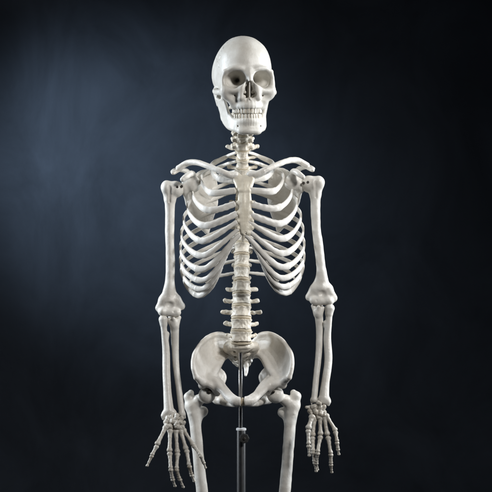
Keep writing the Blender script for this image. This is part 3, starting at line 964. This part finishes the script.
carpR = [(310.5, 409.5, 1, 2.8), (314.5, 406.6, 0, 3.2), (319.3, 405.8, 0, 3.1), (323.0, 408.6, 1, 3.0), (311.6, 414.5, 0, 2.8),
         (316.0, 412, -1, 3.4), (320.6, 412.8, -1, 3.0), (324.4, 413.6, 0, 2.7), (313.6, 417.2, 0, 2.6), (318.2, 416.6, -1, 2.6), (309.0, 407.3, 1, 2.0)]
raysR = [
    dict(thumb=True, s=1.12, seg=[(312, 417, -5, 308.6, 427.2, -11), (308.2, 431.2, -12, 308.6, 443, -15), (308.8, 446.4, -15, 309.2, 455.4, -14)]),
    dict(seg=[(314.6, 419, 0, 312.8, 434.5, -5), (312.6, 438.4, -6, 313.2, 450, -11), (313.2, 452.6, -11, 314.4, 460.6, -9), (314.8, 463, -8, 316.2, 471.2, -4)]),
    dict(seg=[(320.0, 418.5, 0, 320.6, 433.4, -5), (320.2, 437.4, -6, 317.9, 451, -13), (317.6, 453.6, -13, 316.4, 461.4, -9), (316.4, 463.4, -8, 317.4, 469.6, -3)]),
    dict(seg=[(324.2, 417, 0, 327.2, 433.6, -4), (328.2, 438.0, -5, 330.6, 452.2, -11), (330.8, 455, -11, 330.9, 462.6, -9), (331.0, 465, -8, 331.7, 472.2, -4)]),
    dict(s=.92, seg=[(326.4, 415.5, 0, 334.8, 429.4, -3), (335.6, 432.6, -4, 336.9, 440.4, -9), (337.0, 443, -9, 337.7, 447.6, -8), (338.0, 449.6, -7, 338.9, 454.2, -5)]),
]
hand(carpR, raysR, -23, None)

# ---- pelvis ------------------------------------------------------
for side in (-1, 1):
    def Q_(px, py, d):
        return A(px, py, d) if side < 0 else A(485.2 - px, py - 0.4, d)
    f = F(*box_of([Q_(188, 328, -44), Q_(244, 412, 52)], 4), .5)
    crest = [Q_(196, 377.5, -27), Q_(193.6, 369, -26), Q_(193.2, 360, -20), Q_(196.2, 350.5, -10), Q_(202, 342.5, 2), Q_(209, 336.8, 14), Q_(217.5, 334.2, 26), Q_(226, 336.5, 36), Q_(231, 343, 42)]
    mid1 = [Q_(199, 378.5, -21), Q_(198.5, 370, -17), Q_(199.5, 361.5, -10), Q_(203, 353.5, 0), Q_(208, 347.5, 11), Q_(213, 343, 21), Q_(219, 341, 29), Q_(225.5, 342, 35), Q_(230, 347, 38)]
    mid2 = [Q_(204, 379.5, -17), Q_(205, 372.5, -11), Q_(207, 366, -3), Q_(210, 360, 6), Q_(213.5, 355, 14), Q_(217, 351, 20), Q_(221, 348, 26), Q_(225.5, 348.5, 30), Q_(229.5, 351, 32)]
    brim = [Q_(209, 380.5, -15), Q_(212.5, 376, -9), Q_(215.5, 371.5, -2), Q_(218, 367, 5), Q_(220, 363, 11), Q_(222.2, 359.5, 17), Q_(224.6, 357, 22), Q_(227.2, 355.6, 26), Q_(230, 355, 29)]
    f.sheet([crest, mid1, mid2, brim], 1.7, 2.0)
    f.poly(crest, [2.4, 2.4, 2.1, 2.1, 2.2, 2.3, 2.4, 2.8, 2.9], 1.5)
    f.poly(brim, [3.5, 3.4, 3.2, 3.0, 2.8, 2.6, 2.5, 2.6, 3], 2.5)
    f.cap(Q_(231, 343, 42), Q_(230, 355, 30), 3, 3.2, 2.5)
    f.ell(Q_(201.5, 382.0, -20), (3.2, 3, 3.4), 4)                         # AIIS
    hc = Q_(206.8, 394.6, -9)
    f.ell(Q_(212, 387.5, -6), (8.2, 9.5, 10.0), 3)
    f.cap(Q_(203, 384, -14), Q_(211, 383, -8), 4.5, 6, 3)
    f.poly([Q_(214.5, 382.5, -14), Q_(221, 388.5, -22), Q_(227.5, 396, -30), Q_(233.6, 400.8, -35), Q_(240, 401.6, -36)], [5.6, 4.2, 3.8, 4.2, 4.6], 2.5)
    f.poly([Q_(216, 377.5, -6), Q_(222.0, 383, -18), Q_(229, 392.5, -29), Q_(236.2, 398.6, -36)], [2.8, 2.2, 2.0, 2.2], 1.6)
    f.poly([Q_(235.5, 403.4, -34), Q_(229.5, 404, -20), Q_(223, 402, -2), Q_(217.5, 399, 10)], [3.5, 2.8, 3.2, 5.2], 2.0)     # lower ramus
    f.poly([Q_(217.5, 398, 10), Q_(216.5, 389, 8), Q_(214, 382, 0)], [5.8, 5.2, 6.0], 3)
    f.poly([Q_(219, 369, 13), Q_(223.4, 373.5, 19), Q_(224.0, 379, 18), Q_(219.5, 388, 12)], [1.8, 1.7, 2.4, 3.2], 2.5)
    f.tri(Q_(218, 369, 12), Q_(223.4, 376, 18), Q_(218, 388, 10), 1.3, 2.5)                                # spine of ischium
    f.cap(Q_(196.8, 377.5, -25), Q_(203, 383.5, -17), 2.4, 3.4, 3)
    f.poly([Q_(202.0, 386.5, -15), Q_(206.5, 384.0, -19), Q_(213, 387, -19), Q_(217, 393, -14)], [3.0, 3.0, 3.2, 3.2], 2.5)
    f.ell(hc, (9.0, 9.0, 9.0), .9, mode='s')
    f.cap(hc, hc + np.array([side * 8., -8, -4]), 8.0, 9.0, 1, mode='s')
    mx = A(242.7, 400, -36)[0]                      # flat joint face beside the mid line
    xs_ = f.ax[0][:, None, None]
    f.d = np.maximum(f.d, (xs_ - (mx - 1.9)) if side < 0 else ((mx + 1.9) - xs_)).astype(np.float32)
    f.rough(.25, 13)
    HB = bone('hip_bone', f, M['pelvis'], skel)


def sacrum():
    f = F(A(222, 335, -8), A(262, 384, 52), .5)
    lv = [(241.2, 347.2, 9, 10.5, 6), (241.2, 352.8, 18, 10, 5), (241.2, 356.6, 28, 8.2, 4.2), (241.6, 360.5, 36.5, 6, 3.4), (242.6, 364.5, 41, 5, 3)]
    for (x, y, d, w, t) in lv:
        f.ell(A(x, y, d), (w, t + 1.2, t), 2.2)
    rowsL = []
    for i, (x, y, d, w, t) in enumerate(lv):
        wl = [15, 14.5, 11.5, 8, 5][i]
        rowsL.append([A(x - wl, y - 1 + i * .3, d + 7), A(x, y + .5, d + 2), A(x + wl, y - 1 + i * .3, d + 7)])
    f.sheet(rowsL, 2.4, 2.2)
    for s_ in (-1, 1):
        f.cap(A(241.2 + s_ * 7, 346, 12), A(241.2 + s_ * 12.5, 346.5, 20), 4.6, 5.4, 3)
        for (x, y, d) in ((6.3, 350.5, 16), (6.0, 355.5, 26), (5.2, 359.3, 34)):
            f.cap(A(241.2 + s_ * x, y + 2, d - 9), A(241.2 + s_ * x, y, d + 6), 1.3, 1.1, .9, mode='s')
    f.op(lambda X, Y, Z: Z * 0 + (np.sqrt(((X - A(241.2, 343, 7)[0]) / 9.8) ** 2 + ((Y - 7) / 7.2) ** 2) - 1) * 7 + np.maximum(0, np.abs(Z - A(0, 344.8, 7)[2]) - 3.2) * 1.4,
         np.minimum(A(231, 349, 0), A(252, 341, 15)), np.maximum(A(231, 349, 0), A(252, 341, 15)), 1.5)
    f.rough(.4, 7)
    return f


SA = bone('sacrum', sacrum(), M['axial'], skel)
f = F(A(232, 355, 24), A(258, 382, 50), .35)
f.cap(A(239.6, 361.2, 35), A(251.0, 360.8, 35), 1.7, 1.9, 1)
f.poly([A(246, 361.5, 36), A(246.2, 367.5, 35), A(245.9, 372, 33), A(245.6, 375.2, 31)], [3.0, 2.4, 2.1, 1.3], .6)
f.rough(.3, 4)
bone('coccyx', f, M['cartilage'], SA)

f = F(A(239, 396, -42), A(247, 408, -26), .3)
f.ell(A(242.7, 401.8, -33), (2.9, 4.6, 4.0), .5)
f.rough(.2, 3)
bone('pubic_disc', f, M['disc'], HB)

# ---- femurs ------------------------------------------------------
for side in (-1, 1):
    if side < 0:
        hd = A(207.0, 395.0, -9); gt = A(188.8, 397, -2); gt2 = A(190.8, 393.0, 1); lt = A(203.6, 411.3, 2)
        nk = A(198, 400.5, -4)
        sh = [A(192.5, 406, -2), A(195.3, 425, -4), A(198.6, 460, -7), A(202.4, 495, -8), A(209, 545, -6), A(212, 572, -3)]
        kn = [A(205, 584, 0), A(220, 584, 0)]
    else:
        hd = A(275.4, 395.0, -9); gt = A(296.2, 396.5, -2); gt2 = A(293.4, 392.6, 1); lt = A(282.0, 412.5, 2)
        nk = A(286, 400.5, -4)
        sh = [A(292.4, 406, -2), A(290.2, 425, -4), A(287.4, 460, -7), A(284.2, 495, -8), A(278, 545, -6), A(275, 572, -3)]
        kn = [A(282, 584, 0), A(267, 584, 0)]
    f = F(*box_of([hd, gt, gt2, lt] + sh + kn, 11), .55)
    f.poly(sh, [7.0, 5.8, 5.6, 5.9, 6.6, 8.5], 2)
    f.ell(hd, 8.4, 1.2)
    f.cap(hd, nk, 5.0, 4.8, 1.5)
    f.cap(nk, sh[0], 5.4, 6.2, 3)
    f.cap(gt, A(191.5 if side < 0 else 293.5, 405, -2), 4.8, 6.2, 3)
    f.cap(gt2, gt, 3.2, 4.6, 2)
    f.cap(gt2 + np.array([0, -3, -2]), sh[0] + np.array([0, -4.5, -6]), 2.6, 2.5, 2)
    f.ell(lt, (3.8, 4.0, 4.4), 2)
    f.cap(lt, sh[1], 3.2, 3, 3); f.cap(lt, sh[0], 3.0, 4.5, 3)
    f.cap(sh[-1], kn[0], 8, 9, 4); f.cap(sh[-1], kn[1], 8, 9, 4)
    f.ell((kn[0] + kn[1]) / 2 + np.array([0, 10, -4]), (4, 8, 9), 2, mode='s')
    f.ell((kn[0] + kn[1]) / 2 + np.array([0, -11, -2]), (5, 4, 9), 3, mode='s')
    f.rough(.25, 17)
    bone('femur', f, M['bone'], skel)
    c0 = hd + np.array([-side * 2.6 , -7.4, 4.4])
    V, Qq = lathe([(0, 2.2), (.7, 2.3), (.85, 2.0), (1, 1.2)], c0, c0 + np.array([-side * .5, -2, .4]), 16)
    hard(link('joint_screw', V, Qq, M['screw'], skel))

# ------------------------------------------------------------------ display stand
stand = bpy.data.objects.new('display_stand', None); COL.objects.link(stand)
px0 = A(240.6, 428, 8)
stand.location = (px0[0] * S, px0[1] * S, 0)
stand['label'] = 'chrome pole in black tube with round clamp knob, rising between the thigh bones'
stand['category'] = 'stand'
floor_u = -CZ / S
def P_(z): return np.array([px0[0], px0[1], z])
ztop = A(240, 349, 8)[2]; zc = A(240, 428, 8)[2]
V, Q = lathe([(0, 2.15), (.985, 2.15), (1, 1.7)], P_(zc - 60), P_(ztop), 40)
hard(link('chrome_pole', V, Q, M['chrome'], stand))
tx = np.array([0.6, 0, 0])
V, Q = lathe([(0, 4.6), (.998, 4.6), (1, 4.3)], P_(floor_u + 22) + tx, P_(zc - 2.2) + tx, 48)
hard(link('outer_tube', V, Q, M['black'], stand))
V, Q = lathe([(0, 4.5), (.15, 5.1), (.8, 5.1), (1, 4.6)], P_(zc - 2.4) + tx, P_(zc) + tx, 48)
hard(link('collar', V, Q, M['ring'], stand))
kz = A(0, 438.2, 0)[2]
kc = P_(kz) + tx + np.array([2.4, -4.4, 0])
V, Q = lathe([(0, 1.8), (.45, 1.9), (.5, 4.4), (.6, 4.8), (.92, 4.8), (1, 4.2)], kc + np.array([-.2, 1, 0]), kc + np.array([.8, -7, 0]), 40)
for i in range(len(V)):      # fluted grip
    v = V[i] - kc
    r = math.hypot(v[0], v[2])
    if r > 3.5:
        a_ = math.atan2(v[2], v[0]); q = 1 + .05 * math.cos(8 * a_); V[i][0] = kc[0] + v[0] * q; V[i][2] = kc[2] + v[2] * q
kn = link('clamp_knob', V, Q, M['rubber'], stand); hard(kn)
V, Q = lathe([(0, 1.3), (.8, 1.3), (1, .9)], kc + np.array([.8, -6.8, 0]), kc + np.array([.95, -8.2, 0]), 16)
hard(link('bolt', V, Q, M['screw'], kn))
V, Q = lathe([(0, 8), (.8, 8), (1, 5)], P_(floor_u + 20) + tx, P_(floor_u + 34) + tx, 40)
hard(link('hub', V, Q, M['black'], stand))
for i in range(5):
    a_ = 2 * math.pi * i / 5 + .3
    dr = np.array([math.cos(a_), math.sin(a_), 0])
    b0 = P_(floor_u + 26) + tx
    V, Q = sweep([b0, b0 + dr * 50 + np.array([0, 0, -4]), b0 + dr * 115 + np.array([0, 0, -10])], [5, 4, 3], [5, 4.5, 4], n=24, m=16, square=.6)
    lg = link('leg', V, Q, M['black'], stand)
    e = b0 + dr * 112; e[2] = floor_u + 9
    sd = np.array([-dr[1], dr[0], 0])
    V, Q = lathe([(0, 8), (.1, 9), (.9, 9), (1, 8)], e - sd * 4, e + sd * 4, 28)
    hard(link('castor', V, Q, M['rubber'], lg))

# ------------------------------------------------------------------ backdrop
m, nt, b = nodes_of('painted_backdrop')
N, L = nt.nodes, nt.links
tc = N.new('ShaderNodeTexCoord')
mp = N.new('ShaderNodeMapping'); mp.inputs['Scale'].default_value = (1.0, 1.0, 0.75)
L.new(tc.outputs['Object'], mp.inputs['Vector'])
n1 = N.new('ShaderNodeTexNoise'); n1.inputs['Scale'].default_value = 2.6; n1.inputs['Detail'].default_value = 7; n1.inputs['Roughness'].default_value = .6
n1.inputs['Distortion'].default_value = .8
L.new(mp.outputs['Vector'], n1.inputs['Vector'])
r = N.new('ShaderNodeValToRGB')
r.color_ramp.elements[0].position = .3; r.color_ramp.elements[0].color = (.024, .031, .043, 1)
r.color_ramp.elements[1].position = .75; r.color_ramp.elements[1].color = (.052, .066, .090, 1)
L.new(n1.outputs['Fac'], r.inputs['Fac']); L.new(r.outputs['Color'], b.inputs['Base Color'])
b.inputs['Roughness'].default_value = .85
b.inputs['Specular IOR Level'].default_value = .2
n2 = N.new('ShaderNodeTexNoise'); n2.inputs['Scale'].default_value = 350; n2.inputs['Detail'].default_value = 3
L.new(tc.outputs['Object'], n2.inputs['Vector'])
bp = N.new('ShaderNodeBump'); bp.inputs['Strength'].default_value = .25; bp.inputs['Distance'].default_value = .001
L.new(n2.outputs['Fac'], bp.inputs['Height']); L.new(bp.outputs['Normal'], b.inputs['Normal'])
M['backdrop'] = m

prof = [(-4.5, 0.0), (2.0, 0.0)] + [(2.0 + .7 * math.sin(t), .7 - .7 * math.cos(t)) for t in np.linspace(.1, math.pi / 2, 14)] + [(2.7, 1.6), (2.7, 4.6)]
xs = np.linspace(-3.2, 3.2, 40)
V = [(x, y + .006 * math.sin(x * 9) * (1 if z > .5 else 0), z) for y, z in prof for x in xs]
Q = [(i * 40 + j, i * 40 + j + 1, (i + 1) * 40 + j + 1, (i + 1) * 40 + j) for i in range(len(prof) - 1) for j in range(39)]
me = make_mesh('backdrop', V, np.array(Q)); me.materials.append(m)
bo = bpy.data.objects.new('backdrop', me); COL.objects.link(bo); bo['kind'] = 'structure'
bo['label'] = 'dark slate blue seamless studio backdrop behind the skeleton'

# ------------------------------------------------------------------ camera and light
cam = bpy.data.cameras.new('camera'); co = bpy.data.objects.new('camera', cam); COL.objects.link(co)
co.location = (0, -DC * S, CZ); co.rotation_euler = (math.pi / 2, 0, 0)
cam.sensor_width = 36; cam.lens = 36 * DC / 492.0
cam.clip_end = 100
sc.camera = co


def area(name, loc, tgt, sx, sy, pw, col=(1, 1, 1), spread=180):
    l = bpy.data.lights.new(name, 'AREA'); l.shape = 'RECTANGLE'; l.size = sx; l.size_y = sy; l.energy = pw; l.color = col
    l.spread = math.radians(spread)
    o = bpy.data.objects.new(name, l); COL.objects.link(o); o.location = loc
    o.rotation_euler = (Vector(tgt) - Vector(loc)).to_track_quat('-Z', 'Y').to_euler()
    return o


area('key_softbox', (1.55, -2.1, 2.6), (0, 0, 1.3), .45, .45, 11, (1, .985, .965), 80)
area('strip_light_left', (-1.5, .15, 1.65), (0, 0, 1.15), .22, 1.3, 9.5, (.86, .93, 1), 80)
area('strip_light_right', (1.5, .2, 1.65), (0, 0, 1.15), .22, 1.3, 9, (.9, .95, 1), 80)
sp = bpy.data.lights.new('backdrop_spot', 'SPOT'); sp.energy = 160; sp.spot_size = math.radians(50); sp.spot_blend = 1; sp.shadow_soft_size = .2
sp.color = (.72, .86, 1)
so = bpy.data.objects.new('backdrop_spot', sp); COL.objects.link(so); so.location = (-1.45, 1.3, 2.0)
so.rotation_euler = (Vector((-.52, 2.7, 1.52)) - Vector(so.location)).to_track_quat('-Z', 'Y').to_euler()

w = bpy.data.worlds.new('World'); sc.world = w; w.use_nodes = True
bg = w.node_tree.nodes['Background']; bg.inputs['Color'].default_value = (.55, .65, .85, 1); bg.inputs['Strength'].default_value = .007

sc.view_settings.view_transform = 'Standard'; sc.view_settings.look = 'None'; sc.view_settings.exposure = 0
sc.cycles.use_denoising = True
sc.cycles.max_bounces = 8
